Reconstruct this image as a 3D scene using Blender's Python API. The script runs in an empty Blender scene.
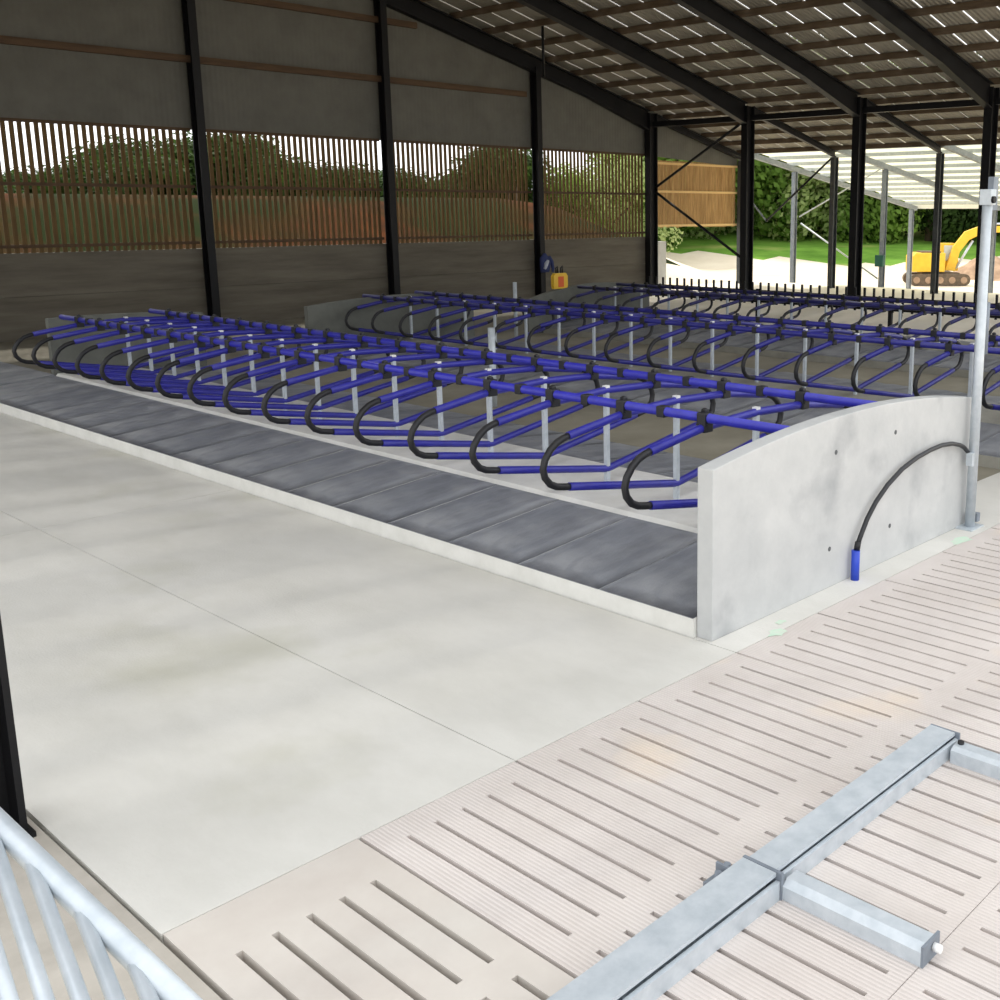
import bpy, bmesh, math, random
from mathutils import Vector, Matrix
random.seed(7)
SC = bpy.context.scene
COL = SC.collection

# ------------------------------------------------------------------ materials
def nodes_of(name):
    m = bpy.data.materials.new(name); m.use_nodes = True
    nt = m.node_tree
    return m, nt, nt.nodes['Principled BSDF']

def rgb(r, g, b):
    f = lambda c: ((c/255+.055)/1.055)**2.4 if c > 10 else c/255/12.92
    return (f(r), f(g), f(b), 1)

def mat(name, col, rough=.6, metal=0, var=None, scale=4.0, detail=6, stretch=(1, 1, 1), bump=0.0, bscale=None,
        spot=None, spot_scale=1.2, spot_lo=.58, spot_hi=.72, spec=.5):
    m, nt, b = nodes_of(name)
    N, L = nt.nodes, nt.links
    b.inputs['Roughness'].default_value = rough
    b.inputs['Metallic'].default_value = metal
    b.inputs['Specular IOR Level'].default_value = spec
    b.inputs['Base Color'].default_value = col
    tc = N.new('ShaderNodeTexCoord'); mp = N.new('ShaderNodeMapping')
    mp.inputs['Scale'].default_value = stretch
    L.new(tc.outputs['Object'], mp.inputs['Vector'])
    out = None
    if var is not None:
        nz = N.new('ShaderNodeTexNoise'); nz.inputs['Scale'].default_value = scale; nz.inputs['Detail'].default_value = detail
        nz.inputs['Roughness'].default_value = .65
        L.new(mp.outputs[0], nz.inputs['Vector'])
        rp = N.new('ShaderNodeValToRGB')
        rp.color_ramp.elements[0].position = .32; rp.color_ramp.elements[1].position = .68
        rp.color_ramp.elements[0].color = var; rp.color_ramp.elements[1].color = col
        L.new(nz.outputs[0], rp.inputs[0]); out = rp.outputs[0]
    if spot is not None:
        n2 = N.new('ShaderNodeTexNoise'); n2.inputs['Scale'].default_value = spot_scale; n2.inputs['Detail'].default_value = 5
        L.new(tc.outputs['Object'], n2.inputs['Vector'])
        r2 = N.new('ShaderNodeMapRange'); r2.inputs[1].default_value = spot_lo; r2.inputs[2].default_value = spot_hi
        L.new(n2.outputs[0], r2.inputs[0])
        mx = N.new('ShaderNodeMix'); mx.data_type = 'RGBA'
        L.new(r2.outputs[0], mx.inputs[0])
        if out: L.new(out, mx.inputs[6])
        else: mx.inputs[6].default_value = col
        mx.inputs[7].default_value = spot
        out = mx.outputs[2]
    if out: L.new(out, b.inputs['Base Color'])
    if bump:
        nb = N.new('ShaderNodeTexNoise'); nb.inputs['Scale'].default_value = bscale or scale*6; nb.inputs['Detail'].default_value = 4
        L.new(mp.outputs[0], nb.inputs['Vector'])
        bp = N.new('ShaderNodeBump'); bp.inputs['Strength'].default_value = bump; bp.inputs['Distance'].default_value = .02
        L.new(nb.outputs[0], bp.inputs['Height']); L.new(bp.outputs[0], b.inputs['Normal'])
    return m

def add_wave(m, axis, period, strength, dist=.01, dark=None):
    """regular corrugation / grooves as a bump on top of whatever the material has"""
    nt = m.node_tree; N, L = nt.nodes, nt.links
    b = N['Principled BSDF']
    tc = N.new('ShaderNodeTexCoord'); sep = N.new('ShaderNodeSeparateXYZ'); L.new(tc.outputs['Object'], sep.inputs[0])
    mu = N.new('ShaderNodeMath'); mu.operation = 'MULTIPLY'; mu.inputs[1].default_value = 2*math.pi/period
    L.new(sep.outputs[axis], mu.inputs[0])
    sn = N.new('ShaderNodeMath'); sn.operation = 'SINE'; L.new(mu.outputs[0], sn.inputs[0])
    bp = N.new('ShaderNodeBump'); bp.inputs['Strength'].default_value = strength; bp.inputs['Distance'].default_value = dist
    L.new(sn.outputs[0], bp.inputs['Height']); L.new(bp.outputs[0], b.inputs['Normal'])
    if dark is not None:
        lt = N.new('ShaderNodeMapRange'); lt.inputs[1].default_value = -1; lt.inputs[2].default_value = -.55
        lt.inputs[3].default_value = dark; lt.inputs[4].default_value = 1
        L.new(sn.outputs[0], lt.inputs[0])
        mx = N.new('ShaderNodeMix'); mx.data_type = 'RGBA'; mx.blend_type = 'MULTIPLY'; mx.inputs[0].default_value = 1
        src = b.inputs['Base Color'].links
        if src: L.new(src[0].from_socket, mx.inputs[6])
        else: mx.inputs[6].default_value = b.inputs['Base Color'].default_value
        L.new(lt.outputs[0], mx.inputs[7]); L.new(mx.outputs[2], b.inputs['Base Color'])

M = {}
M['floor'] = mat('brushed_concrete', rgb(218, 216, 210), .75, var=rgb(200, 198, 191), scale=.9, bump=.15, bscale=60,
                 spot=rgb(182, 180, 162), spot_scale=.42, spot_lo=.56, spot_hi=.78, stretch=(1, .5, 1))
M['floor_edge'] = mat('kerb_concrete', rgb(188, 182, 172), .8, var=rgb(166, 160, 150), scale=2)
M['plinth'] = mat('bed_concrete', rgb(228, 227, 222), .8, var=rgb(212, 211, 205), scale=2.5)
M['plinth_dull'] = mat('darker_bed_concrete', rgb(158, 156, 146), .85, var=rgb(138, 136, 126), scale=2)  # darker bed concrete for the middle and rear rows
M['passage'] = mat('passage_concrete', rgb(146, 141, 126), .85, var=rgb(126, 121, 106), scale=.8)
M['slat'] = mat('slat_concrete', rgb(216, 208, 203), .85, var=rgb(202, 193, 187), scale=1.1, spot=rgb(220, 204, 186), spot_scale=.8)
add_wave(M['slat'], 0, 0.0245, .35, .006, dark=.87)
M['slat_smooth'] = mat('slat_concrete_smooth', rgb(208, 202, 194), .85, var=rgb(196, 188, 180), scale=1.5, bump=.1)
M['pit'] = mat('slurry_pit', rgb(62, 55, 50), .9)
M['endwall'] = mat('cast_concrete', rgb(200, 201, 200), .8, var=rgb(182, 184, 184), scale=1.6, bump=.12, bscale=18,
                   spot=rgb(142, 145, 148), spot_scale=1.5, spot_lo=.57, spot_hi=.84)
M['hole'] = mat('tie_hole_dark', rgb(92, 94, 96), .9)
M['backwall'] = mat('old_concrete', rgb(118, 112, 100), .85, var=rgb(92, 86, 75), scale=1.5, stretch=(.25, 1, 2.4), bump=.1)
M['sheet'] = mat('fibre_cement', rgb(110, 109, 102), .8, var=rgb(98, 97, 90), scale=1.4)
add_wave(M['sheet'], 0, .15, .16, .02)
M['roofsheet'] = mat('roof_fibre_cement', rgb(164, 159, 148), .85, var=rgb(144, 139, 129), scale=1.1)
add_wave(M['roofsheet'], 1, .15, .5, .02)
M['timber'] = mat('timber_purlin', rgb(106, 90, 72), .8, var=rgb(78, 64, 48), scale=3, stretch=(3, .4, 3))
M['rail_timber'] = mat('timber_rail', rgb(96, 74, 52), .8, var=rgb(72, 54, 38), scale=3, stretch=(.4, 3, 3))
M['board'] = mat('larch_board', rgb(116, 90, 50), .8, var=rgb(84, 63, 34), scale=2.2, stretch=(6, 6, .5))
M['board_lit'] = mat('larch_board_lit', rgb(196, 158, 104), .8, var=rgb(150, 114, 66), scale=2.2, stretch=(6, 6, .5))  # doorway panel boards: bounce light from the yard put into the colour
M['black'] = mat('black_steel', rgb(21, 21, 24), .5, var=rgb(16, 16, 18), scale=5, spec=.25)
M['galv'] = mat('galvanised_steel', rgb(204, 211, 217), .42, metal=.25, var=rgb(184, 193, 200), scale=9, detail=4)
M['grey_steel'] = mat('dark_grey_steel', rgb(66, 70, 72), .5, var=rgb(52, 56, 58), scale=5)
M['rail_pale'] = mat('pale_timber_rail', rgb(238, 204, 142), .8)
M['galv_dull'] = mat('galvanised_dull', rgb(140, 148, 158), .55, metal=.2, var=rgb(116, 124, 134), scale=5)
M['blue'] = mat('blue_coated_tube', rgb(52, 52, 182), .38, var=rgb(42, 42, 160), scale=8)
M['forecourt'] = mat('forecourt_lit', rgb(246, 240, 228), .9, var=rgb(236, 228, 212), scale=.6)  # light through the translucent roof put into a paler floor colour
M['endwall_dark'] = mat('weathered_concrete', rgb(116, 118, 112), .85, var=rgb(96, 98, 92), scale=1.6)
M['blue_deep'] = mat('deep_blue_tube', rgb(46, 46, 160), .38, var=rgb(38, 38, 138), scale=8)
M['blue_shaded'] = mat('shaded_blue_tube', rgb(42, 42, 142), .4, var=rgb(34, 34, 118), scale=8)  # middle row's shade put into a darker copy of the blue
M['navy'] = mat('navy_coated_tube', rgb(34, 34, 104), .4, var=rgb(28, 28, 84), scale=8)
M['rubber'] = mat('black_flexible_bend', rgb(24, 24, 28), .5)
M['clamp'] = mat('black_clamp', rgb(26, 27, 33), .45)
M['mat'] = mat('grey_rubber_mat', rgb(138, 141, 147), .62, var=rgb(116, 119, 125), scale=2.0, stretch=(1, 3.0, 1), bump=.2, bscale=30,
               spot=rgb(152, 154, 158), spot_scale=1.6, spot_lo=.5, spot_hi=.75)
M['hose'] = mat('black_hose', rgb(30, 32, 36), .4)
M['bluecap'] = mat('blue_plastic', rgb(38, 70, 190), .4)
M['white'] = mat('white_plastic', rgb(235, 236, 235), .4)
M['yard'] = mat('yard_hardcore', rgb(224, 212, 190), .9, var=rgb(208, 194, 170), scale=.25, spot=rgb(206, 178, 156), spot_scale=.09, spec=.02)
M['grass'] = mat('grass_bank', rgb(118, 158, 66), .9, var=rgb(86, 124, 48), scale=.35, spot=rgb(150, 160, 90), spot_scale=.12, spec=.02)
M['earth'] = mat('earth_bank', rgb(84, 46, 22), .9, var=rgb(46, 31, 18), scale=.6, spot=rgb(30, 39, 15), spot_scale=.16, spot_lo=.44, spot_hi=.56, spec=.02)
M['rubble'] = mat('rubble', rgb(188, 160, 134), .95, var=rgb(140, 116, 96), scale=1.2, spec=.02)
M['bark'] = mat('bark', rgb(96, 82, 66), .9, var=rgb(70, 58, 46), scale=3)
M['yellow'] = mat('digger_yellow', rgb(236, 192, 52), .45, var=rgb(224, 176, 40), scale=2)
M['track'] = mat('track_steel', rgb(112, 96, 78), .8, var=rgb(84, 72, 58), scale=4)
M['glass'] = mat('cab_glass', rgb(190, 200, 200), .1)
M['orange'] = mat('orange_patch', rgb(214, 92, 30), .5)
M['jacket'] = mat('blue_cloth', rgb(44, 54, 100), .85)
M['jacket_light'] = mat('pale_cloth', rgb(176, 182, 196), .85)
M['green_box'] = mat('green_plastic', rgb(24, 92, 78), .5)
M['paint'] = mat('green_paint', rgb(192, 220, 198), .8, var=rgb(206, 214, 200), scale=14)

def leaf_mat(name, c1, c2):
    m, nt, b = nodes_of(name); N, L = nt.nodes, nt.links
    tc = N.new('ShaderNodeTexCoord'); nz = N.new('ShaderNodeTexNoise'); nz.inputs['Scale'].default_value = .55; nz.inputs['Detail'].default_value = 5
    L.new(tc.outputs['Object'], nz.inputs['Vector'])
    rp = N.new('ShaderNodeValToRGB'); rp.color_ramp.elements[0].position = .35; rp.color_ramp.elements[1].position = .66
    rp.color_ramp.elements[0].color = c1; rp.color_ramp.elements[1].color = c2
    L.new(nz.outputs[0], rp.inputs[0]); L.new(rp.outputs[0], b.inputs['Base Color'])
    b.inputs['Roughness'].default_value = .7; b.inputs['Specular IOR Level'].default_value = .2
    tr = N.new('ShaderNodeBsdfTranslucent'); L.new(rp.outputs[0], tr.inputs[0])
    mx = N.new('ShaderNodeMixShader'); mx.inputs[0].default_value = .5
    L.new(b.outputs[0], mx.inputs[1]); L.new(tr.outputs[0], mx.inputs[2])
    L.new(mx.outputs[0], N['Material Output'].inputs[0])
    return m
M['leaf_a'] = leaf_mat('leaf_mid_green', rgb(70, 104, 38), rgb(160, 192, 88))
M['leaf_b'] = leaf_mat('leaf_dark_green', rgb(34, 52, 22), rgb(78, 104, 42))
M['leaf_c'] = leaf_mat('leaf_pale_green', rgb(116, 142, 76), rgb(206, 218, 150))

m, nt, b = nodes_of('translucent_roof_sheet'); N, L = nt.nodes, nt.links
b.inputs['Base Color'].default_value = rgb(246, 244, 230); b.inputs['Roughness'].default_value = .6
tr = N.new('ShaderNodeBsdfTranslucent'); tr.inputs[0].default_value = rgb(246, 244, 228)
mx = N.new('ShaderNodeMixShader'); mx.inputs[0].default_value = .72
L.new(b.outputs[0], mx.inputs[1]); L.new(tr.outputs[0], mx.inputs[2]); L.new(mx.outputs[0], N['Material Output'].inputs[0])
M['clear_sheet'] = m

# ------------------------------------------------------------------ mesh builder
class MB:
    def __init__(s): s.v = []; s.f = []; s.sm = []; s.mi = []; s.cur = 0
    def face(s, idx, smooth=False): s.f.append(idx); s.sm.append(smooth); s.mi.append(s.cur)
    def box(s, x0, x1, y0, y1, z0, z1):
        n = len(s.v)
        s.v += [(x0,y0,z0),(x1,y0,z0),(x1,y1,z0),(x0,y1,z0),(x0,y0,z1),(x1,y0,z1),(x1,y1,z1),(x0,y1,z1)]
        for q in ((0,3,2,1),(4,5,6,7),(0,1,5,4),(1,2,6,5),(2,3,7,6),(3,0,4,7)): s.face(tuple(n+i for i in q))
        return s
    def hexa(s, p):
        n = len(s.v); s.v += [tuple(q) for q in p]
        for q in ((0,3,2,1),(4,5,6,7),(0,1,5,4),(1,2,6,5),(2,3,7,6),(3,0,4,7)): s.face(tuple(n+i for i in q))
        return s
    def obox(s, p0, p1, w, h, up=(0, 0, 1)):
        p0, p1 = Vector(p0), Vector(p1); d = (p1-p0).normalized(); u = Vector(up)
        sd = d.cross(u).normalized(); u = sd.cross(d).normalized()
        a, c = sd*w/2, u*h/2
        return s.hexa([p0-a-c, p0+a-c, p1+a-c, p1-a-c, p0-a+c, p0+a+c, p1+a+c, p1-a+c])
    def prism(s, poly, ax, a, c, smooth_sides=False):
        """poly in the two other axes, extruded along ax from a to c"""
        n = len(s.v); k = len(poly)
        for t in (a, c):
            for (p, q) in poly:
                s.v.append({'x': (t, p, q), 'y': (p, t, q), 'z': (p, q, t)}[ax])
        s.face(tuple(n+i for i in range(k))[::-1]); s.face(tuple(n+k+i for i in range(k)))
        for i in range(k):
            j = (i+1) % k; s.face((n+i, n+j, n+k+j, n+k+i), smooth_sides)
        return s
    def tube(s, pts, r, seg=10, caps=True):
        pts = [Vector(p) for p in pts]; n0 = len(s.v); k = len(pts)
        rs = r if isinstance(r, (list, tuple)) else [r]*k
        t0 = (pts[1]-pts[0]).normalized()
        u = t0.cross(Vector((0, 0, 1)));
        if u.length < .05: u = t0.cross(Vector((0, 1, 0)))
        u.normalize()
        for i, p in enumerate(pts):
            t = ((pts[min(i+1, k-1)]-p).normalized() + (p-pts[max(i-1, 0)]).normalized()).normalized() if 0 < i < k-1 else \
                ((pts[1]-pts[0]) if i == 0 else (pts[-1]-pts[-2])).normalized()
            u = (u - t*u.dot(t)).normalized(); w = t.cross(u)
            for j in range(seg):
                a = 2*math.pi*j/seg; q = p + (u*math.cos(a)+w*math.sin(a))*rs[i]; s.v.append(tuple(q))
        for i in range(k-1):
            for j in range(seg):
                a, b2 = n0+i*seg+j, n0+i*seg+(j+1) % seg
                s.face((a, b2, b2+seg, a+seg), True)
        if caps:
            s.face(tuple(n0+j for j in range(seg))[::-1]); s.face(tuple(n0+(k-1)*seg+j for j in range(seg)))
        return s
    def isec(s, p0, p1, depth, width, up=(0, 0, 1), tf=.03, tw=.025):
        p0, p1 = Vector(p0), Vector(p1); d = (p1-p0).normalized(); u = Vector(up)
        sd = d.cross(u).normalized(); u = sd.cross(d).normalized()
        for lo, hi, w in ((-depth/2, -depth/2+tf, width), (depth/2-tf, depth/2, width), (-depth/2+tf, depth/2-tf, tw)):
            a = sd*w/2
            s.hexa([p0-a+u*lo, p0+a+u*lo, p1+a+u*lo, p1-a+u*lo, p0-a+u*hi, p0+a+u*hi, p1+a+u*hi, p1-a+u*hi])
        return s
    def ball(s, c, r, seg=10, rings=6):
        n = len(s.v); rx, ry, rz = r if isinstance(r, tuple) else (r, r, r)
        for i in range(rings+1):
            th = math.pi*i/rings
            for j in range(seg):
                a = 2*math.pi*j/seg
                s.v.append((c[0]+rx*math.sin(th)*math.cos(a), c[1]+ry*math.sin(th)*math.sin(a), c[2]+rz*math.cos(th)))
        for i in range(rings):
            for j in range(seg):
                a, b2 = n+i*seg+j, n+i*seg+(j+1) % seg
                s.face((a, a+seg, b2+seg, b2), True)
        return s
    def mesh(s, name, mats):
        me = bpy.data.meshes.new(name); me.from_pydata(s.v, [], s.f); me.update()
        for m_ in (mats if isinstance(mats, list) else [mats]): me.materials.append(m_)
        me.polygons.foreach_set('use_smooth', s.sm); me.polygons.foreach_set('material_index', s.mi); me.update()
        return me
    def build(s, name, mats, parent=None, loc=(0, 0, 0), bevel=0):
        o = bpy.data.objects.new(name, s.mesh(name, mats)); COL.objects.link(o); o.location = loc
        if parent: o.parent = parent
        if bevel:
            bm = bmesh.new(); bm.from_mesh(o.data); bmesh.ops.remove_doubles(bm, verts=bm.verts, dist=1e-5)
            bmesh.ops.bevel(bm, geom=[e for e in bm.edges if len(e.link_faces) == 2 and e.calc_face_angle(0) > .5], offset=bevel,
                            segments=2, affect='EDGES', profile=.7)
            bm.to_mesh(o.data); bm.free()
        return o

def tag(o, label, cat, group=None, kind=None):
    o['label'] = label; o['category'] = cat
    if group: o['group'] = group
    if kind: o['kind'] = kind
    return o
def thing(name, label, cat, loc=(0, 0, 0), group=None, rz=0):
    o = bpy.data.objects.new(name, None); COL.objects.link(o); o.location = loc; o.rotation_euler.z = rz
    o.empty_display_size = .2
    return tag(o, label, cat, group)
def struct(o): o['kind'] = 'structure'; return o
def dup(root, loc, label, group=None, rz=None, scale=None):
    r = root.copy(); COL.objects.link(r); r.location = loc; r['label'] = label
    if rz is not None: r.rotation_euler.z = rz
    if scale is not None: r.scale = scale
    if group: r['group'] = group
    for ch in list(root.children):
        c = ch.copy(); COL.objects.link(c); c.parent = r
        for g in list(ch.children):
            d = g.copy(); COL.objects.link(d); d.parent = c
    return r
ORD = ['first', 'second', 'third', 'fourth', 'fifth', 'sixth', 'seventh', 'eighth', 'ninth', 'tenth', 'eleventh', 'twelfth',
       'thirteenth', 'fourteenth', 'fifteenth', 'sixteenth', 'seventeenth', 'eighteenth', 'nineteenth', 'twentieth']

YB = 30.0                 # back gable wall
XC = 33.3                 # line of inner eave columns
XO = 39.2                 # outer dark columns
SL = .242                 # main roof slope
XR = 17.3                 # ridge
ZS = lambda x: 7.2 + SL*(33.3-x) if x >= XR else 7.2 + SL*(33.3-(2*XR-x))   # underside of main roof sheets
FRAMES = [30.0, 25.2, 20.45, 15.7, 10.9, 6.1]

# ------------------------------------------------------------------ floor, slats, pit
fl = MB()
xs = [1.80, 3.90, 6.04]
for a, c in zip(xs, xs[1:]):
    fl.box(a+.004, c-.004, 4.62, 12.0, -.2, 0); fl.box(a+.004, c-.004, 12.008, 21.0, -.2, 0)
fl.box(23.93, 26.9, 4.62, 21.0, -.2, 0)
for a, c in ((10.33, 12.82), (17.08, 19.67)): fl.box(a, c, 4.62, 5.6, -.2, 0)
fc = MB().box(26.908, 41.0, 4.62, 31.0, -.2, 0); struct(fc.build('floor', M['forecourt']))
pa = MB()
for a, c in ((10.33, 12.82), (17.08, 19.67)): pa.box(a, c, 5.6, 21.0, -.2, 0)
pa.box(1.8, 26.9, 21.008, 31.0, -.2, 0)
struct(pa.build('floor', M['passage']))
fl.box(6.044, 10.326, 4.62, 5.03, -.2, 0); fl.box(12.824, 17.076, 4.62, 5.03, -.2, 0)
fl.box(19.674, 23.926, 4.62, 5.03, -.2, 0)
struct(fl.build('floor', M['floor']))
fe = MB().box(-3, 1.78, -3, 31, -.2, 0)
struct(fe.build('floor', M['floor_edge']))
pt = MB().box(1.6, 24, -4, 5.2, -1.3, -1.2); pt.box(1.6, 1.78, -4, 5.0, -1.2, -.21); pt.box(1.6, 24, 4.66, 4.9, -1.2, -.21)
struct(pt.build('floor', M['pit']))

def slat_panel(x0, w, nsl, y0, y1, slots, gap, mname):
    """ribbed concrete panel: solid with rows of through slots running along y"""
    b = MB(); pitch = w/nsl
    cuts = sorted(slots)
    for i in range(nsl):
        a = x0+i*pitch; l = a+(gap/2 if i else .011); r = a+pitch-(gap/2 if i < nsl-1 else .011)
        b.box(l, r, y0, y1, -.16, 0)
        if i < nsl-1:
            e = y0
            for s0, s1 in cuts:
                b.box(r, r+gap, e, s0, -.16, 0); e = s1
            b.box(r, r+gap, e, y1, -.16, 0)
    return b
R1 = ((2.01, 3.05), (3.22, 4.44)); R2 = ((-.70, .5), (.66, 1.84))
pn = 0
for row, (ya, yb, sl) in enumerate(((1.927, 4.615, R1), (-.80, 1.923, R2))):
    if row == 0:
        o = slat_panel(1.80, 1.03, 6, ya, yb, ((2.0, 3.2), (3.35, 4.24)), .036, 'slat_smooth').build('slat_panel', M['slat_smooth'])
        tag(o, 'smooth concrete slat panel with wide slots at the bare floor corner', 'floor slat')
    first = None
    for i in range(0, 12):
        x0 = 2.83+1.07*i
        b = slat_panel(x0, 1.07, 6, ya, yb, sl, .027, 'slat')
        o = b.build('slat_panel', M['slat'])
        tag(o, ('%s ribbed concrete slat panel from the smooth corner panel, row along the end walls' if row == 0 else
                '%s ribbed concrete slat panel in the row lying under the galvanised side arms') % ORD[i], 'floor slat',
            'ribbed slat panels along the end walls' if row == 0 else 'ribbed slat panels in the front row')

# ------------------------------------------------------------------ beds with mats, end walls, dividers
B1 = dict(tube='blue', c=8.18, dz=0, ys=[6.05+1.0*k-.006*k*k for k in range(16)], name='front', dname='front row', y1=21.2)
B2 = dict(tube='blue_shaded', c=14.95, dz=-.09, ys=[6.16+.98*k for k in range(16)], sx=.93, name='middle', dname='middle row', y1=21.2)
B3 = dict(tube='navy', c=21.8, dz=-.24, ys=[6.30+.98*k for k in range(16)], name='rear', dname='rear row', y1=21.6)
HW = 2.13
def bed(B):
    c = B['c']
    prof = [(c-HW, -.15), (c+HW, -.15), (c+HW, .15), (c+.70, .275), (c+.66, .315), (c-.66, .315), (c-.70, .275), (c-HW, .15)]
    o = MB().prism(prof, 'y', 5.036, B['y1']).build('stall_platform', M['plinth'] if B is B1 else M['plinth_dull'])
    tag(o, 'raised concrete cubicle bed of the %s of blue dividers' % B['dname'], 'cubicle bed')
    return o
def mat_mesh(L_, flip):
    """one stall mat: from kerb (x=0) to head edge (x=1.42), rising; L_ long along y, rounded edges, faint ripples"""
    b = MB(); nx, ny = 10, 14; W = 1.42
    hs = lambda y: .028*(1-abs(2*y/L_-1)**6) + .006*math.sin(y*19)
    for i in range(nx+1):
        x = W*i/nx
        for j in range(ny+1):
            y = L_*j/ny
            e = 1-abs(2*i/nx-1)**10
            z = .15+.125*x/W + .006 + hs(y)*e
            b.v.append((-x if flip else x, y, z))
    for i in range(nx):
        for j in range(ny):
            q = (i*(ny+1)+j, (i+1)*(ny+1)+j, (i+1)*(ny+1)+j+1, i*(ny+1)+j+1)
            b.face(q[::-1] if flip else q, True)
    # skirt down to the concrete
    n = len(b.v)
    ring = [i*(ny+1) for i in range(nx+1)] + [nx*(ny+1)+j for j in range(1, ny+1)] + [i*(ny+1)+ny for i in range(nx-1, -1, -1)] + [j for j in range(ny-1, 0, -1)]
    for r_ in ring:
        x, y, z = b.v[r_]; b.v.append((x, y, .15+.125*abs(x)/W+.001))
    for k in range(len(ring)):
        k2 = (k+1) % len(ring); q = (ring[k], n+k, n+k2, ring[k2]); b.face(q[::-1] if not flip else q)
    return b
def mats(B):
    c = B['c']; cuts = [5.04] + list(B['ys']) + [B['y1']-.01]
    cache = {}
    for side in (-1, 1):
        for k, (a, d) in enumerate(zip(cuts, cuts[1:])):
            L_ = d-a-.012
            key = (side, round(L_, 3))
            if key not in cache: cache[key] = mat_mesh(L_, side > 0).mesh('stall_mat', M['mat'])
            o = bpy.data.objects.new('stall_mat', cache[key]); COL.objects.link(o)
            o.location = (c+side*HW, a+.006, 0)
            tag(o, '%s grey rubber stall mat from the open end, %s side of the %s' % (ORD[k], 'near' if side < 0 else 'far', B['dname']), 'stall mat',
                'stall mats on the %s side of the %s' % ('near' if side < 0 else 'far', B['dname']))
for B in (B1, B2, B3): bed(B); mats(B)

o = MB().prism([(B1['c']-HW, -.15), (B1['c']-.71, -.15), (B1['c']-.71, .27), (B1['c']-HW, .15)], 'y', 21.202, 29.4).build('stall_platform', M['plinth'])
tag(o, 'narrow kerb bed running on past the far end wall of the front row', 'cubicle bed')
o = MB().hexa([(B1['c']-HW, 21.21, .152), (B1['c']-.712, 21.21, .272), (B1['c']-.712, 29.4, .272), (B1['c']-HW, 29.4, .152),
               (B1['c']-HW, 21.21, .18), (B1['c']-.712, 21.21, .30), (B1['c']-.712, 29.4, .30), (B1['c']-HW, 29.4, .18)]).build('rubber_strip', M['mat'])
tag(o, 'plain grey rubber strip on the kerb bed past the far end of the front row', 'rubber mat')
def end_wall(c, y, label, x0=-HW, low=1.33, peak=1.5, y2=None, m='endwall'):
    w = bpy.data.objects
    poly = [(c+x0, 0), (c+HW, 0)]
    n = 24
    for i in range(n+1):
        x = HW-(HW-x0)*i/n; poly.append((c+x, peak-(peak-low)*(x/HW)**2))
    o = MB().prism(poly, 'y', y, y2 or y+.15).build('end_wall', M[m], bevel=.012)
    return tag(o, label, 'concrete wall')
ew = end_wall(B1['c'], 4.88, 'pale concrete end wall with curved top in the foreground beside the galvanised post', x0=-2.10)
for hx, hz in ((7.74, 1.19), (8.74, 1.21), (8.70, .33), (7.68, .35)):
    h = MB().tube([(hx, 4.884, hz), (hx, 4.878, hz)], .022, 12).build('tie_hole', M['hole'], ew)
    h['label'] = 'dark grey tie hole'
end_wall(B2['c'], 4.88, 'concrete end wall closing the open end of the middle row')
end_wall(B3['c'], 4.88, 'concrete end wall closing the open end of the rear row')
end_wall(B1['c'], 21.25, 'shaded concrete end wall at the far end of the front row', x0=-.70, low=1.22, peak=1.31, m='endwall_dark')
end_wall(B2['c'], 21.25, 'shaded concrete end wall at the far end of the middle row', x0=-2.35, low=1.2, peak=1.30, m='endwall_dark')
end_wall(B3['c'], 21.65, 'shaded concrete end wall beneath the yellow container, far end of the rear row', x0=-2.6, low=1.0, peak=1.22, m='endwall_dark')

def arc(cx, cz, r, a0, a1, n, y=0):
    return [(cx+r*math.cos(math.radians(a0+(a1-a0)*i/n)), y, cz+r*math.sin(math.radians(a0+(a1-a0)*i/n))) for i in range(n+1)]
TR = .039
def make_divider():
    t = thing('cubicle_divider', 'x', 'cubicle divider', (0, 0, 0))
    p = MB().box(-.025, .025, -.025, .025, .30, 1.36).build('post', M['galv'], t, bevel=.006)
    p['label'] = 'square galvanised post'
    MB().box(-.028, .028, -.028, .028, 1.36, 1.385).build('post_cap', M['white'], p)
    # upper blue tube passes just beside the post
    MB().tube([(-1.50, 0, 1.205), (-.78, 0, 1.305), (0, 0, 1.335), (.78, 0, 1.305), (1.50, 0, 1.205)], TR, 10).build('upper_tube', M['blue_deep'], t)
    MB().tube([(-1.50, 0, .735), (-.8, 0, .615), (-.06, 0, .49), (0, 0, .482), (.06, 0, .49), (.8, 0, .615), (1.50, 0, .735)], TR, 10).build('lower_tube', M['blue_deep'], t)
    for s in (-1, 1):
        pts = [(s*1.47, 0, 1.209), (s*1.56, 0, 1.192)] + [(s*q[0], 0, q[2]) for q in
               [(1.64, 0, 1.165), (1.72, 0, 1.11), (1.785, 0, 1.03), (1.81, 0, .95), (1.79, 0, .87), (1.73, 0, .80), (1.65, 0, .762)]] + [(s*1.56, 0, .744), (s*1.47, 0, .73)]
        e = MB().tube(pts, .033, 12).build('end_bend', M['rubber'], t)
        e['label'] = 'black flexible end bend'
        k = MB().box(s*.765-.06, s*.765+.06, -.05, .05, 1.262, 1.442)
        k.tube([(s*.765, -.025, 1.445), (s*.765, .025, 1.445)], .035, 8); k.tube([(s*.765-.04, -.065, 1.33), (s*.765-.04, .065, 1.33)], .016, 6)
        k = k.build('rail_clamp', M['clamp'], t, bevel=.015); k['label'] = 'black bolted rail clamp'
    return t
proto = make_divider(); used = False
NAVY = {}
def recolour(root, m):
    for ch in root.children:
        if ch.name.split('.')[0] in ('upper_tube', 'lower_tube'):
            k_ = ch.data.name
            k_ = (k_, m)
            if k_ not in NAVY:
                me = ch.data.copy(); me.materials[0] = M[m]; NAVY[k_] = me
            ch.data = NAVY[k_]
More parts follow.
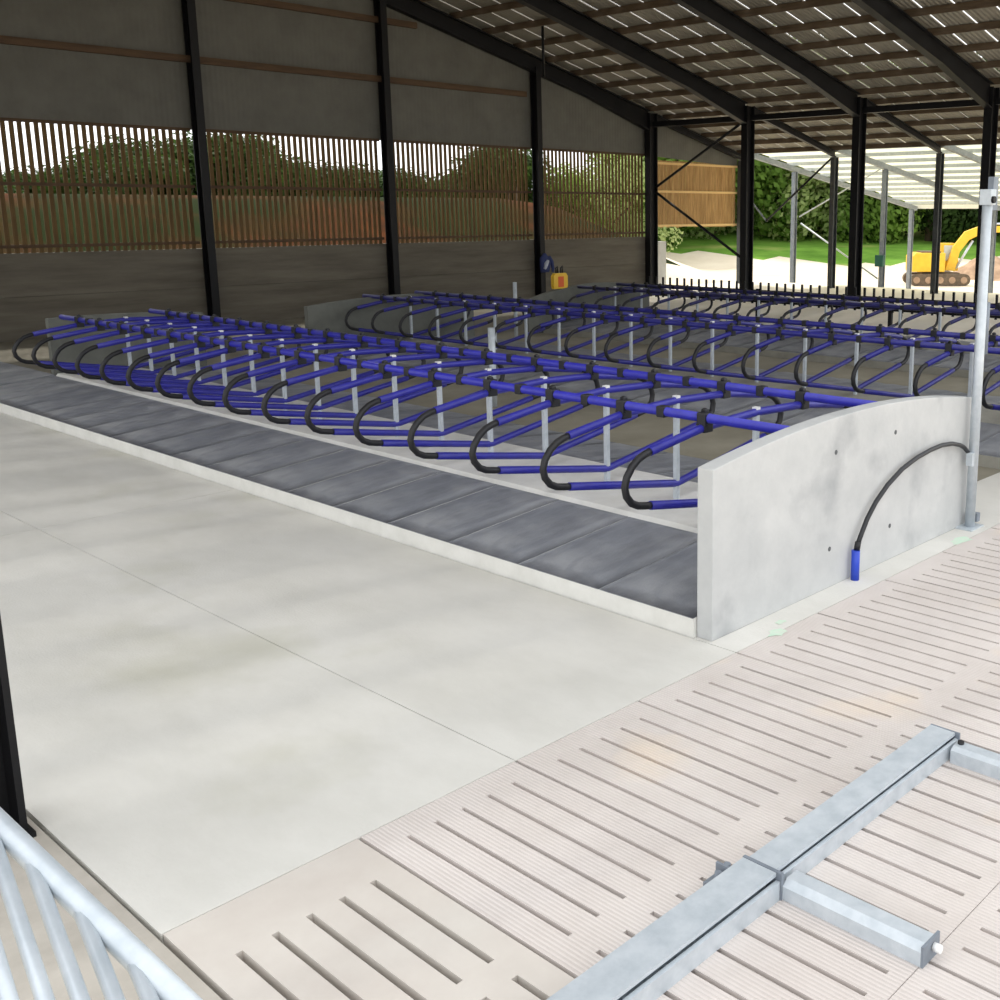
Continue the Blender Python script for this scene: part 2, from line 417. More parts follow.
for B in (B1, B2, B3):
    for k, y in enumerate(B['ys']):
        lab = '%s blue cubicle divider with black bends from the open end of the %s' % (ORD[k], B['dname'])
        g = 'cubicle dividers of the %s' % B['dname']
        loc = (B['c'], y, B['dz'])
        if not used:
            proto.location = loc; proto['label'] = lab; proto['group'] = g; used = True
        else:
            r_ = dup(proto, loc, lab, g)
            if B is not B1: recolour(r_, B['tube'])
            if 'sx' in B: r_.scale = (B['sx'], 1, 1)
    for s in (-1, 1):
        x = B['c']+s*.765*B.get('sx', 1); z = 1.39+B['dz']
        y0, y1 = B['ys'][0]-.95, B['ys'][-1]+.75
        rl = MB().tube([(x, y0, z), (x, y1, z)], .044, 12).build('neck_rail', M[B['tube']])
        tag(rl, 'long blue tubular neck rail on the %s side of the %s' % ('near' if s < 0 else 'far', B['dname']), 'rail')
        ys = B['ys']; cp0 = None
        for a, d in zip(ys, ys[1:]):
            if cp0 is None:
                cp0 = MB().box(-.050, .050, -.045, .045, -.052, .052).build('rail_coupling', M['clamp'], rl, (x, (a+d)/2, z), bevel=.015)
                cp0['label'] = 'black coupling'
            else:
                q = cp0.copy(); COL.objects.link(q); q.parent = rl; q.location = (x, (a+d)/2, z)

# ------------------------------------------------------------------ feed fence behind the rear row
ff = thing('feed_fence', 'dark feed fence with upright pickets standing before the bright yard', 'fence', (26.5, 6, 0))
MB().box(-.03, .03, 0, 18.2, .80, .87).build('top_rail', M['black'], ff)
MB().box(-.03, .03, 0, 18.2, .50, .56).build('bottom_rail', M['black'], ff)
pk = None
for i in range(61):
    y = .1+.298*i
    if pk is None: pk = MB().box(-.026, .026, -.026, .026, .46, 1.10).build('picket', M['black'], ff, (0, y, 0))
    else:
        q = pk.copy(); COL.objects.link(q); q.parent = ff; q.location = (0, y, 0)
for y in (.1, 4.6, 9.1, 13.6, 18.1):
    MB().box(-.05, .05, y-.05, y+.05, 0, .9).build('fence_post', M['black'], ff)

# ------------------------------------------------------------------ back gable wall
bw = MB(); z = 0
for k in range(2):
    bw.box(1.2, 33.15, YB+.2, YB+.36, z+.004, z+1.076); z += 1.08
struct(bw.build('wall_back', M['backwall']))
up = MB()
poly = [(1.2, 5.36), (XC, 5.36), (XO, 5.06), (XO, ZS(XO)-.02), (XR, ZS(XR)-.02), (1.2, ZS(1.2)-.02)]
up.prism(poly, 'y', YB+.24, YB+.28)
struct(up.build('wall_back', M['sheet']))
for z, a, c in ((7.2, 1.3, 26.9), (8.95, 9.8, 26.9)):
    xe = min(c, XC-(z-6.3)/SL)
    o = MB().box(a, xe, YB+.10, YB+.238, z-.09, z+.09).build('sheeting_rail', M['rail_timber'])
    tag(o, 'brown timber rail across the %s of the grey gable sheeting' % ('lower half' if z < 8 else 'upper half'), 'timber rail')
gab = [8.8, 14.88, 20.92, 27.23, XC, XO]
bayname = {0: 'at the dark end of the gable', 1: 'second bay from the dark end', 2: 'middle bay', 3: 'bay before the corner column'}
edges = [1.2, 8.8, 14.88, 20.92, 27.23, XC]
for k in range(5):
    a, c = edges[k]+.14, edges[k+1]-.14
    lab = ['slatted timber boarding in the gable bay out towards the side wall', 'slatted timber boarding in the gable bay beside the darkest corner',
           'slatted timber boarding in the gable bay above the front row end', 'slatted timber boarding in the middle of the gable wall',
           'slatted timber boarding in the gable bay above the hanging jacket'][k]
    t = thing('spaced_boarding', lab, 'timber cladding', (a, YB+.2, 2.12), 'slatted boarding bays of the gable wall')
    b = MB(); x = .02
    while x+.15 < c-a:
        j = random.uniform(-.006, .006); b.box(x+j, x+.106+j, .05, .075, random.uniform(-.02, .02), 3.34); x += .186
    b.build('boards', M['board'], t)
    for zz in (.20, 1.72, 3.24): MB().box(0, c-a, 0, .05, zz-.04, zz+.04).build('board_rail', M['rail_timber'], t)
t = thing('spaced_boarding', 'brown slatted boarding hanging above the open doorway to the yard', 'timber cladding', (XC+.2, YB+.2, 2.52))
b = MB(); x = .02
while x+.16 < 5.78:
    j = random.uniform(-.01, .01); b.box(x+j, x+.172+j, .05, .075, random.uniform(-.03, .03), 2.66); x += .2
b.build('boards', M['board_lit'], t)
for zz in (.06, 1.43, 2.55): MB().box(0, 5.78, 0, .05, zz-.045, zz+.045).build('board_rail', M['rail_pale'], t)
o = MB().box(33.62, 34.25, YB+.05, YB+.36, 0, 1.95).build('concrete_panel', M['plinth'], bevel=.01)  # sunlight on this panel end is put into its pale colour
tag(o, 'pale concrete panel end standing beside the corner column', 'concrete panel')

# other walls (out of frame, they shade the barn)
struct(MB().box(.95, 1.2, 24.0, 30.4, 0, 2.16).build('wall_left', M['backwall']))
struct(MB().box(1.0, 1.1, 24.0, 30.4, 2.16, ZS(1.2)).build('wall_left', M['sheet']))

# ------------------------------------------------------------------ steel frame
def col_label(k): return ['corner', 'second', 'third', 'fourth', 'fifth', 'sixth'][k]
gl = ['dark gable column near the side wall', 'black gable column on the darkest bays, first in view', 'black gable column behind the middle row',
      'black gable column with a jacket hanging on it']
for i, x in enumerate(gab[:4]):
    o = MB().isec((x, YB, 0), (x, YB, ZS(x)-.55), .34, .22, (0, 1, 0)).build('steel_column', M['black'])
    tag(o, gl[i], 'steel column')
for k, y in enumerate(FRAMES):
    b = MB().isec((XC, y, 0), (XC, y, 6.95), .46, .28, (1, 0, 0), .035)
    o = b.build('steel_column', M['black'])
    tag(o, '%s black column of the eave line counted from the back corner' % ['corner', 'second', 'third', 'fourth', 'fifth', 'sixth'][k], 'steel column')
    if k: MB().box(XC-.3, XC+.3, y-.22, y+.22, 0, .03).build('base_plate', M['black'], o)
    # rafter, right half with haunch
    b = MB(); nrm = Vector((SL, 0, 1)).normalized()
    ztop = lambda x: ZS(x)-.2
    def rib(x0, x1, d0, d1, w):
        for (t0, t1, ww) in ((0, .04, w), (None, None, .03), (-.04, 0, w)):
            if t0 == 0: za, zb_, zc, zd = ztop(x0)-.04, ztop(x0), ztop(x1)-.04, ztop(x1)
            elif t0 is None: za, zb_, zc, zd = ztop(x0)-d0, ztop(x0), ztop(x1)-d1, ztop(x1)
            else: za, zb_, zc, zd = ztop(x0)-d0-.04, ztop(x0)-d0, ztop(x1)-d1-.04, ztop(x1)-d1
            b.hexa([(x0, y-ww/2, za), (x1, y-ww/2, zc), (x1, y+ww/2, zc), (x0, y+ww/2, za), (x0, y-ww/2, zb_), (x1, y-ww/2, zd), (x1, y+ww/2, zd), (x0, y+ww/2, zb_)])
    rib(XR, 29.8, .50, .50, .26); rib(29.8, XC-.2, .50, .72, .26)
    o = b.build('roof_rafter', M['black'])
    tag(o, '%s black roof rafter over the rows counted from the gable' % ORD[k], 'steel rafter')
    b = MB(); rib(4.5, XR, .50, .50, .26); rib(1.5, 4.5, .72, .50, .26)
    o = b.build('roof_rafter', M['black'])
    tag(o, '%s black roof rafter beyond the ridge counted from the gable' % ORD[k], 'steel rafter')
    if y > 6.5 and k:
        o = MB().isec((1.5, y, 0), (1.5, y, 6.95), .46, .28, (1, 0, 0)).build('steel_column', M['black'])
        tag(o, '%s black column of the far side wall counted from the gable' % ORD[k], 'steel column')
    if y > 9:
        # shallower rafter of the lean-to
        b = MB()
        for x0, x1 in ((XC+.2, XO),):
            rib(x0, x1, .24, .20, .16)
        o = b.build('lean_to_rafter', M['black'])
        tag(o, '%s dark lean-to rafter beyond the eave column, counted from the gable' % ORD[k], 'steel rafter')
        o = MB().isec((XO, y, -.3), (XO, y, ZS(XO)-.44), .30, .2, (1, 0, 0)).build('steel_column', M['grey_steel'])
        tag(o, '%s dark outer column of the lean-to counted from the gable' % ORD[k], 'steel column')
nc = MB().isec((1.47, 6.1, 0), (1.47, 6.1, 6.95), .50, .3, (1, 0, 0), .035).build('steel_column', M['black'])
tag(nc, 'near black column behind the galvanised hurdle', 'steel column')
MB().box(1.2, 1.74, 5.9, 6.3, 0, .03).build('base_plate', M['black'], nc)
for k, (ya, yb) in enumerate(zip(FRAMES, FRAMES[1:])):
    o = MB().box(XC-.1, XC+.1, yb+.16, ya-.16, 6.42, 6.62).build('eave_beam', M['black'])
    tag(o, '%s black eave beam between eave columns counted from the gable' % ORD[k], 'steel beam')
def brace(p0, p1, r, mname, label):
    o = MB().tube([p0, p1], r, 8).build('brace', M[mname]); return tag(o, label, 'brace')
brace((XC, 29.75, 4.1), (XC, 25.62, 6.3), .055, 'black', 'black diagonal brace rising from the corner column')
brace((XC, 29.75, 3.9), (XC, 25.45, 1.45), .055, 'black', 'black diagonal brace falling from the corner column')
brace((XO, 28.6, 2.75), (XO, 25.35, 5.3), .045, 'black', 'dark diagonal brace under the second outer column head')
brace((XO, 28.6, 2.75), (XO, 29.85, 4.0), .035, 'galv_dull', 'pale thin brace meeting the dark lean-to brace')
brace((43.3, 29.6, 2.6), (43.3, 25.4, .2), .04, 'galv', 'pale thin diagonal brace low between the galvanised posts')
brace((43.3, 29.7, 2.9), (43.3, 25.4, 5.0), .03, 'galv', 'pale thin diagonal brace high between the galvanised posts')

# ------------------------------------------------------------------ roofs
def sheetbox(b, x0, x1, y0, y1, zf, t=.03):
    b.hexa([(x0, y0, zf(x0)), (x1, y0, zf(x1)), (x1, y1, zf(x1)), (x0, y1, zf(x0)),
            (x0, y0, zf(x0)+t), (x1, y0, zf(x1)+t), (x1, y1, zf(x1)+t), (x0, y1, zf(x0)+t)])
GAP = .07; PY = .955; Y0R = 5.6
rf = MB(); y = YB+.55
while y > Y0R:
    sheetbox(rf, XR, XO+.3, y-PY+GAP/2, y-GAP/2, ZS); sheetbox(rf, 1.0, XR, y-PY+GAP/2, y-GAP/2, ZS); y -= PY
YEND = y
struct(rf.build('roof', M['roofsheet']))
ZG = lambda x: 5.98-.152*(x-39.2)
cs = MB()
for y0, y1 in ((15.6, 20.4), (20.41, 25.2), (25.21, 30.3)): sheetbox(cs, XO+.1, 55.2, y0, y1, ZG, .012)
struct(cs.build('roof', M['clear_sheet']))
xp = XC-.1; i = 0; pur = []
while xp > XR+.3: pur.append(xp); xp -= 1.35
for i, x in enumerate(pur):
    z = ZS(x)
    o = MB().box(x-.04, x+.04, YEND, YB+.2, z-.205, z-.012).build('roof_purlin', M['timber'])
    tag(o, '%s brown timber purlin up the roof slope from the eave columns' % ORD[i], 'purlin', 'purlins of the main slope')
x = 2.0; i = 0
while x < XR:
    z = ZS(x); o = MB().box(x-.04, x+.04, YEND, YB+.2, z-.205, z-.012).build('roof_purlin', M['timber'])
    tag(o, '%s brown timber purlin beyond the ridge from the side wall' % ORD[i], 'purlin', 'purlins of the far slope'); x += 1.5; i += 1
for i in range(5):
    x = XC+.95+1.22*i; z = ZS(x)
    o = MB().box(x-.04, x+.04, 10.8, YB+.2, z-.185, z-.012).build('lean_to_purlin', M['timber'])
    tag(o, '%s timber purlin of the lean-to roof outward from the eave columns' % ORD[i], 'purlin', 'purlins of the lean-to')
gp = None
for i in range(11):
    x = 40.3+1.4*i; z = ZG(x)
    o = MB().box(x-.03, x+.03, 15.6, 30.3, z-.16, z-.004).build('lean_to_purlin', M['galv'])
    tag(o, '%s pale purlin under the translucent lean-to roof from the dark outer columns' % ORD[i], 'purlin', 'galvanised purlins under the translucent roof')
for k, y in enumerate(FRAMES[:3]):
    b = MB().obox((XO+.15, y, ZG(XO+.15)-.28), (55.0, y, ZG(55.0)-.28), .16, .22)
    tag(b.build('lean_to_rafter', M['galv_dull']), '%s galvanised rafter under the translucent roof from the gable' % ORD[k], 'steel rafter')
    b = MB().isec((43.3, y, -.6), (43.3, y, ZG(43.3)-.405), .22, .2, (1, 0, 0))
    tag(b.build('galvanised_column', M['galv_dull']), '%s galvanised lean-to column of the inner line from the gable' % ORD[k], 'steel column')
    b = MB().isec((54.5, y, -1.7), (54.5, y, ZG(54.5)-.405), .24, .2, (1, 0, 0))
    tag(b.build('galvanised_column', M['galv_dull']), '%s galvanised lean-to column at the yard edge from the gable' % ORD[k], 'steel column')
tag(MB().box(55.05, 55.2, 15.6, 30.3, ZG(55.1)-.28, ZG(55.1)-.05).build('gutter', M['white']), 'pale gutter along the low edge of the translucent roof', 'gutter')

# ------------------------------------------------------------------ galvanised post at the end wall, hose
gpst = thing('gate_post', 'tall galvanised post standing at the curved concrete end wall', 'post', (10.19, 4.79, 0))
MB().tube([(0, 0, .012), (0, 0, 3.27)], .050, 16).build('tube', M['galv'], gpst)
MB().box(-.14, .14, -.09, .09, 0, .014).build('base_plate', M['galv'], gpst, bevel=.003)
hd = MB().box(-.06, .06, -.06, .06, 3.25, 3.40).build('head_bracket', M['galv'], gpst, bevel=.01)
MB().tube([(-.02, -.085, 3.30), (-.02, -.055, 3.30)], .035, 10).build('bolt', M['black'], hd)
MB().box(.05, .16, -.03, .03, 3.2, 3.52).build('back_lug', M['galv_dull'], gpst, bevel=.006)
MB().box(-.095, -.044, -.035, .035, .66, .80).build('hose_cleat', M['galv'], gpst, bevel=.008)
MB().box(.06, .13, -.05, .05, .05, .14).build('foot_bolt', M['galv_dull'], gpst, bevel=.008)
MB().tube([(.135, .02, 1.78), (.135, .02, 2.3)], .042, 12).build('sleeve', M['galv_dull'], gpst)
ho = thing('hose', 'black hose arching from the blue sleeve up to the galvanised post', 'hose', (8.03, 4.83, 0))
pts = []
ctrl = [(0.0, .30), (.07, .40), (.16, .52), (.30, .645), (.50, .765), (.75, .865), (1.02, .925), (1.28, .955), (1.52, .965), (1.74, .945), (1.90, .905), (2.00, .865), (2.09, .80)]
MB().tube([(x, -.01, z) for x, z in ctrl], .022, 10).build('hose_pipe', M['hose'], ho)
sl_ = MB().tube([(-.015, -.01, .0), (-.015, -.01, .27)], .038, 14).build('sleeve', M['bluecap'], ho); sl_['label'] = 'blue plastic sleeve'
MB().tube([(.0, -.01, .27), (.02, -.01, .34)], .028, 10).build('nozzle', M['rubber'], ho)
pm = MB(); rr = random.Random(3)
for cx, cy, r in ((6.55, 4.62, .09), (6.75, 4.72, .05), (9.7, 4.64, .12)):
    n0 = len(pm.v); k = 14
    pm.v.append((cx, cy, .003))
    for j in range(k):
        a = 2*math.pi*j/k; q = r*rr.uniform(.55, 1.15); pm.v.append((cx+1.3*q*math.cos(a), cy+.7*q*math.sin(a), .003))
    for j in range(k): pm.face((n0, n0+1+j, n0+1+(j+1) % k))
tag(pm.build('paint_mark', M['paint']), 'pale green paint smears on the slats beside the end wall', 'paint mark', kind='stuff')

# ------------------------------------------------------------------ galvanised beam frame lying on the slats
bf = thing('galvanised_frame', 'galvanised steel frame lying on the slats with two side arms', 'steel frame', (3.84, 2.77, 0))
def channel(x0, x1, y0, y1, h):
    b = MB(); b.box(x0, x1, y0+.06, y1, 0, h-.02); b.box(x0, x1, y0+.004, y1, h-.02, h)
    b.box(x0, x1, y0-.018, y0+.004, 0, h*.72); b.box(x0, x1, y0+.004, y0+.06, 0, .02)
    return b
s1 = channel(-1.75, -.012, -.10, .10, .135).build('main_beam', M['galv'], bf)
s2 = channel(.012, 1.86, -.075, .09, .125).build('main_beam', M['galv'], bf)
MB().box(-.010, .010, -.125, .105, 0, .137).build('joint_plate', M['galv_dull'], bf)
MB().box(1.86, 1.872, -.10, .092, 0, .127).build('end_plate', M['galv_dull'], bf)
ar = MB(); ar.prism([(0, 0), (.15, 0), (.15, .07), (.115, .10), (.035, .10), (0, .07)], 'y', -.85, -.125)
ar.build('side_arm', M['galv'], bf, (0.0, 0, 0))
MB().box(.0, .15, -.862, -.85, 0, .10).build('arm_plate', M['galv_dull'], bf)
MB().tube([(.09, -.90, .06), (.09, -.865, .06)], .02, 10).build('bolt', M['white'], bf)
ar2 = MB(); ar2.prism([(1.72, 0), (1.86, 0), (1.86, .08), (1.83, .10), (1.75, .10), (1.72, .08)], 'y', -1.0, -.115)
ar2.build('side_arm', M['galv'], bf)
lg = MB().box(-.17, -.02, .10, .22, 0, .03); lg.tube([(-.13, .16, .03), (-.13, .16, .09)], .018, 8); lg.tube([(-.06, .16, .03), (-.06, .16, .10)], .018, 8)
lg.box(-.10, -.085, .10, .2, .03, .11)
lg.build('fixing_lug', M['galv_dull'], bf)
MB().tube([(1.80, -.14, .115), (1.80, -.14, .10)], .02, 8).build('bolt', M['rubber'], bf)

# ------------------------------------------------------------------ hurdle in the foreground corner
hu = thing('hurdle', 'galvanised tubular hurdle tilted in the foreground corner before the black column', 'hurdle', (.68, 2.55, 0))
base = Vector((.68, 2.55, 0))
P0 = Vector((.683, 2.547, 1.876))-base; P1 = Vector((.773, 1.923, 1.714))-base
bd = Vector((.152, .9633, .2213)); dr = (P1-P0); LB = 1.25
A, Z = P0-dr*.75, P0+dr*1.7
MB().tube([A, Z], .0255, 14).build('head_rail', M['galv'], hu)
MB().tube([A-bd*LB, Z-bd*LB], .0255, 14).build('foot_rail', M['galv'], hu)
for i in range(8):
    q = P0+dr*(-.68+.285*i)
    MB().tube([q-bd*.02, q-bd*(LB-.02)], .0155, 10).build('bar', M['galv'], hu)
for q in (A, Z):
    MB().tube([q-bd*LB, (q.x-bd.x*LB, q.y-bd.y*LB, 0)], .022, 10).build('leg', M['galv'], hu)

o = MB().tube([(25.32, 27.5, 7.45), (25.32, 27.5, ZS(25.32)-.01)], .045, 8).build('drop_pipe', M['black']); tag(o, 'thin dark pipe hanging straight down from the roof near the gable', 'pipe')
# ------------------------------------------------------------------ small things at the back
jk = thing('jacket', 'dark blue and pale jacket hanging on the gable column above the yellow container', 'jacket', (27.2, 29.70, 1.0))
b = MB(); rows = [(.0, .20, .05), (.16, .24, .08), (.36, .25, .09), (.52, .22, .08), (.63, .10, .05), (.68, .05, .03)]
n = 12
for z, rx, ry in rows:
    for j in range(n):
        a = 2*math.pi*j/n; w = 1+.12*math.sin(3*a+z*9); b.v.append((rx*w*math.cos(a), ry*w*math.sin(a), z))
for i in range(len(rows)-1):
    for j in range(n):
        b.face((i*n+j, i*n+(j+1) % n, (i+1)*n+(j+1) % n, (i+1)*n+j), True)
b.face(tuple(range(n))[::-1]); b.face(tuple((len(rows)-1)*n+j for j in range(n)))
b.build('body', M['jacket'], jk)
MB().tube([(.18, -.02, .55), (.30, -.03, .38), (.36, -.03, .12), (.34, -.03, .0)], [.07, .075, .06, .05], 10).build('sleeve', M['jacket'], jk)
MB().tube([(-.10, -.09, .12), (-.04, -.11, .3), (.06, -.10, .42)], [.05, .08, .05], 10).build('pale_lining', M['jacket_light'], jk)
yc = thing('container', 'yellow plastic container with black handles standing on the far end wall', 'container', (20.4, 21.72, 1.13))
b = MB().prism([(-.24, 0), (.24, 0), (.26, .08), (.26, .34), (.20, .42), (-.20, .42), (-.26, .34), (-.26, .08)], 'y', -.06, .06)
bo = b.build('body', M['yellow'], yc, bevel=.02)
q = MB().box(-.10, .10, -.068, -.06, .05, .33).build('patch', M['orange'], bo); q['label'] = 'orange patch'
for s in (-.09, .09): MB().tube([(s-.03, 0, .41), (s-.04, 0, .55), (s+.02, 0, .6), (s+.03, 0, .41)], .02, 8).build('handle', M['rubber'], yc)
o = MB().tube([(11.6, 14.0, 0), (11.6, 14.0, 1.31)], .06, 14).build('bollard_post', M['galv']); tag(o, 'short galvanised post in the passage between front and middle rows', 'post')
o = MB().tube([(18.2, 21.0, 0), (18.2, 21.0, 1.44)], .05, 14).build('bollard_post', M['galv']); tag(o, 'short galvanised post in the far passage before the jacket column', 'post')
o = MB().box(43.0, 43.19, 25.0, 25.4, .75, 1.25).build('switch_box', M['green_box'], bevel=.02); tag(o, 'small green box fixed on the second galvanised column', 'box')

# ------------------------------------------------------------------ ground outside
def sstep(a, b_, x):
    t = max(0, min(1, (x-a)/(b_-a))); return t*t*(3-2*t)
def hgt(x, y):
    u = .757*x+.653*y
    z = -.06
    z -= 1.45*sstep(40.5, 56, x)
    z += 1.6*sstep(84, 101, u) + 1.6*sstep(101, 114, u) + 3*sstep(114, 150, u)
    bank = sstep(34, 47, y)*(1-sstep(40, 56, x-.2*(y-45)))
    z += 3.9*bank*(1-sstep(50, 58, y))
    return z
def kindof(x, y):
    u = .757*x+.653*y
    if sstep(34, 47, y)*(1-sstep(40, 56, x-.2*(y-45))) > .25: return 2
    if u > 92.5+2.5*math.sin(x*.21)+1.5*math.sin(y*.33+1): return 1
    return 0
gr = MB(); NX, NY = 110, 90; x0, x1, y0_, y1_ = -60, 190, -60, 150
def outside(x, y): return not (-3 < x < 40.3 and -8 < y < 30.9)
for i in range(NX+1):
    for j in range(NY+1):
        x = x0+(x1-x0)*i/NX; y = y0_+(y1_-y0_)*j/NY
        gr.v.append((x, y, hgt(x, y) if outside(x, y) else -2.2))
for i in range(NX):
    for j in range(NY):
        cx_, cy_ = x0+(x1-x0)*(i+.5)/NX, y0_+(y1_-y0_)*(j+.5)/NY
        gr.cur = kindof(cx_, cy_)
        a = i*(NY+1)+j; gr.face((a, a+NY+1, a+NY+2, a+1), True)
struct(gr.build('ground', [M['yard'], M['grass'], M['earth']]))

# ------------------------------------------------------------------ trees
def crown_mesh(seed, n, leaf, mname, squash=1.0):
    r = random.Random(seed); b = MB()
    lobes = []
    for _ in range(16):
        a = r.uniform(0, 6.28); h = r.uniform(.18, .95); q = .62*math.sin(math.pi*min(.92, h*.82+.12))
        lobes.append((Vector((math.cos(a)*q*r.uniform(.3, 1)*.62, math.sin(a)*q*r.uniform(.3, 1)*.62, h)), r.uniform(.14, .24)))
    for _ in range(n):
        c, rad = r.choice(lobes)
        d = Vector((r.gauss(0, 1), r.gauss(0, 1), r.gauss(0, 1))).normalized()
        p = c+d*rad*(r.random()**.4); p.z = max(.02, p.z)*squash
        nrm = (d+Vector((r.uniform(-.8, .8), r.uniform(-.8, .8), r.uniform(-.4, .9)))).normalized()
        u = nrm.orthogonal().normalized(); w = nrm.cross(u); s = leaf*r.uniform(.6, 1.3)
        k = len(b.v)
        b.v += [tuple(p-u*s*.5), tuple(p+w*s*.32), tuple(p+u*s*.5), tuple(p-w*s*.32)]
        b.face((k, k+1, k+2, k+3))
    return b.mesh('crown', M[mname])
crowns = [crown_mesh(1, 15000, .034, 'leaf_a'), crown_mesh(2, 15000, .034, 'leaf_b'), crown_mesh(5, 11000, .032, 'leaf_c')]
tr_b = MB().tube([(0, 0, 0), (.01, .0, .25), (-.01, .01, .5), (.0, .0, .8)], [.026, .02, .014, .006], 8)
for a in (.4, 2.3, 4.2): tr_b.tube([(0, 0, .3), (.16*math.cos(a), .16*math.sin(a), .5), (.24*math.cos(a), .24*math.sin(a), .7)], [.012, .008, .004], 6)
trunk = tr_b.mesh('trunk', M['bark'])
def tree(x, y, h, kind, label, group, w=1.0, sink=.0, rz=None):
    t = thing('broadleaf_tree', label, 'tree', (x, y, hgt(x, y)-.1), group, random.uniform(0, 6) if rz is None else rz)
    for nm, me in (('trunk', trunk), ('crown', crowns[kind])):
        o = bpy.data.objects.new(nm, me); COL.objects.link(o); o.parent = t
        o.scale = (h*w, h*w, h)
        if nm == 'crown': o.location.z = sink
kinds = ['mid green leafy', 'dark green leafy', 'pale green loose']
def at(px, u):
    """world point in the direction of image column px at forward distance u"""
    k = (px-675.8)/1093.6; return (u*(.757+.653*k), u*(.653-.757*k))
i = 0
for u, lst in ((106, (655, 712, 762, 815, 868, 925, 985, 1045)), (121, (690, 735, 790, 842, 900, 955, 1015))):
    for k, px in enumerate(lst):
        x, y = at(px, u+random.uniform(-2, 3)); kd = [0, 2, 0, 2, 0, 1, 1, 0][k % 8] if u < 114 else 1
        tree(x, y, random.uniform(15, 19), kd, '%s tree %s from the gable in the %s line beyond the bright yard' % (kinds[kd], ORD[k], 'front' if u < 114 else 'back'),
             'trees beyond the yard', 1.0, -1.0)
for k, (px, u, h, kd) in enumerate(((-40, 66, 6.4, 1), (5, 62, 5.0, 1), (48, 66, 5.8, 1), (92, 63, 6.2, 1), (130, 70, 7.6, 1), (170, 66, 6.6, 1), (208, 70, 7.8, 1), (250, 72, 8.2, 1), (292, 70, 6.8, 1), (335, 75, 6.4, 1), (370, 78, 6.6, 1),
                                    (408, 76, 6.4, 1), (445, 80, 6.6, 1), (475, 84, 7.4, 1), (512, 82, 9.4, 1), (560, 86, 7.8, 0), (610, 90, 9.5, 2), (650, 98, 11, 0))):
    x, y = at(px, u)
    tree(x, y, h, kd, '%s tree seen through the gable slats, %s along from the dark side' % (kinds[kd], ORD[k]), 'trees behind the slatted gable', 1.25, -.6)

# ------------------------------------------------------------------ excavator and rubble
ex, ey = at(934, 71); 
EX = thing('excavator', 'yellow excavator parked on the bright yard beyond the lean-to', 'excavator', (ex, ey, hgt(ex, ey)))
EX.scale = (.88, .88, .88)
EX.rotation_euler.z = math.atan2(-.757, .653)      # local +x points to the right of the picture
def track(y):
    b = MB(); n = 28; pts = []
    for i in range(n):
        a = 2*math.pi*i/n; pts.append((1.75*(1 if math.cos(a) > 0 else -1)+.42*math.cos(a), .44+.42*math.sin(a)))
    b.prism(pts, 'y', y-.26, y+.26)
    return b.build('track', M['track'], EX, bevel=.02)
for y in (-1.15, 1.15):
    tk = track(y)
    for wx in (-1.7, -.85, 0, .85, 1.7):
        MB().tube([(wx, y-.29, .42), (wx, y+.29, .42)], .24, 14).build('wheel', M['rubble'], tk)
MB().box(-1.2, 1.2, -.9, .9, .35, .95).build('undercarriage', M['track'], EX, bevel=.04)
MB().prism([(-2.0, 1.0), (.35, 1.0), (.35, 2.35), (-1.75, 2.35), (-2.0, 2.1)], 'y', -1.2, 1.2).build('engine_house', M['yellow'], EX, bevel=.06)
MB().box(-1.3, .1, -.9, .9, 2.35, 2.45).build('engine_lid', M['track'], EX)
cb = MB().prism([(.4, 1.0), (1.65, 1.0), (1.65, 1.7), (1.35, 3.0), (.4, 3.0)], 'y', .2, 1.2).build('cab', M['yellow'], EX, bevel=.04)
MB().prism([(.55, 1.75), (1.58, 1.75), (1.32, 2.85), (.55, 2.85)], 'y', .17, .2).build('cab_window', M['glass'], cb)
def boom(prof, y0, y1, name):
    return MB().prism(prof, 'y', y0, y1).build(name, M['yellow'], EX, bevel=.03)
boom([(.55, 1.1), (1.25, 1.0), (1.55, 2.4), (2.2, 3.25), (3.2, 3.75), (5.0, 3.8), (5.05, 4.2), (3.1, 4.3), (1.9, 3.85), (1.1, 2.8)], -.45, -.05, 'boom')
boom([(4.75, 4.35), (5.3, 4.3), (5.9, 2.3), (5.75, 1.7), (5.5, 1.7)], -.42, -.08, 'stick')
MB().tube([(1.35, -.25, 1.2), (2.5, -.25, 3.2)], .09, 10).build('boom_ram', M['galv'], EX)
MB().tube([(3.3, -.25, 4.3), (4.9, -.25, 4.45)], .08, 10).build('stick_ram', M['galv'], EX)
MB().prism([(5.4, 1.8), (6.0, 1.8), (6.3, 1.1), (5.9, .6), (5.3, .7), (5.15, 1.2)], 'y', -.75, .25).build('bucket', M['track'], EX, bevel=.03)
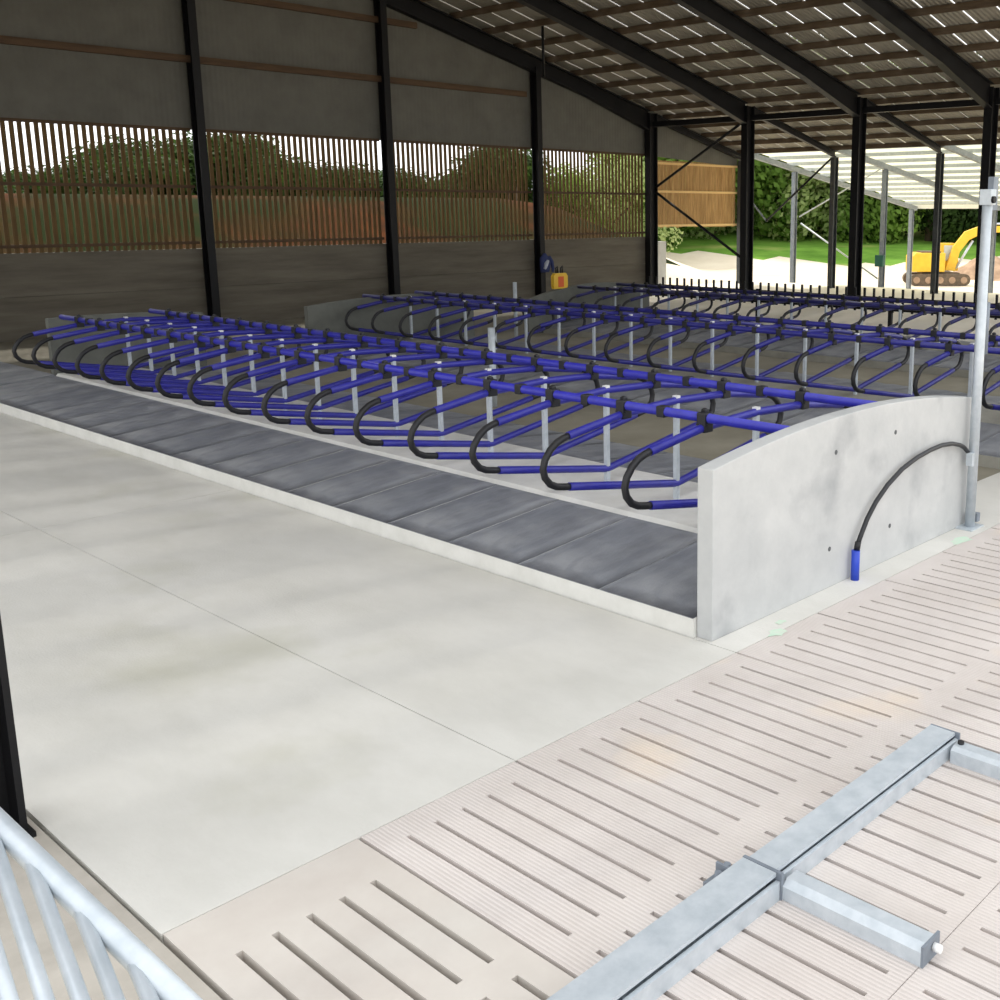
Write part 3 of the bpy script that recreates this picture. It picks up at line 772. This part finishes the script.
def heap(px, u, rx, ry, h, label):
    x, y = at(px, u); r = random.Random(int(px)); b = MB(); n, k = 26, 9
    for i in range(k+1):
        q = i/k
        for j in range(n):
            a = 2*math.pi*j/n; w = 1+.22*math.sin(2*a+px)+.12*math.sin(5*a)+r.uniform(-.06, .06)
            b.v.append((rx*q*w*math.cos(a), ry*q*w*math.sin(a), h*(1-q**1.4)+r.uniform(-.08, .08)*h*(1-q)-.05))
    for i in range(k):
        for j in range(n): b.face((i*n+j, (i+1)*n+j, (i+1)*n+(j+1) % n, i*n+(j+1) % n), True)
    o = b.build('rubble_heap', M['rubble'], None, (x, y, hgt(x, y))); tag(o, label, 'rubble heap', kind='stuff')
heap(985, 78, 3.2, 2.4, 1.7, 'pinkish rubble heap beside the excavator bucket')
heap(1085, 74, 2.6, 2.0, 1.2, 'low pinkish rubble heap at the edge of view past the excavator')

# ------------------------------------------------------------------ light, world, camera
w = bpy.data.worlds.new('sky'); SC.world = w; w.use_nodes = True
bg = w.node_tree.nodes['Background']
bg.inputs[0].default_value = (.97, .985, 1.0, 1); bg.inputs[1].default_value = 1.9
sd = bpy.data.lights.new('sun', 'SUN'); sd.energy = 4.0; sd.angle = math.radians(3); sd.color = (1, .95, .86)
so = bpy.data.objects.new('sun', sd); COL.objects.link(so); so.location = (20, 60, 60)
so.rotation_euler = Vector((-.25, -.62, -.80)).to_track_quat('-Z', 'Y').to_euler()

cam = bpy.data.cameras.new('camera'); co = bpy.data.objects.new('camera', cam); COL.objects.link(co)
cam.sensor_width = 36; cam.lens = 1093.6/1000*36; cam.shift_x = -.1758; cam.shift_y = -.0679
cam.clip_end = 600
a, bb = .8593, .2001
ca, sa, cb_, sb = math.cos(a), math.sin(a), math.cos(bb), math.sin(bb)
right = Vector((ca, -sa, 0)); fwd = Vector((sa*cb_, ca*cb_, -sb)); upv = right.cross(fwd)
co.matrix_world = Matrix(((right.x, upv.x, -fwd.x, 0), (right.y, upv.y, -fwd.y, 0), (right.z, upv.z, -fwd.z, 3.2), (0, 0, 0, 1)))
SC.camera = co
SC.view_settings.view_transform = 'Standard'; SC.view_settings.look = 'None'
SC.view_settings.gamma = 1; SC.view_settings.exposure = -.06
SC.view_settings.use_curve_mapping = False
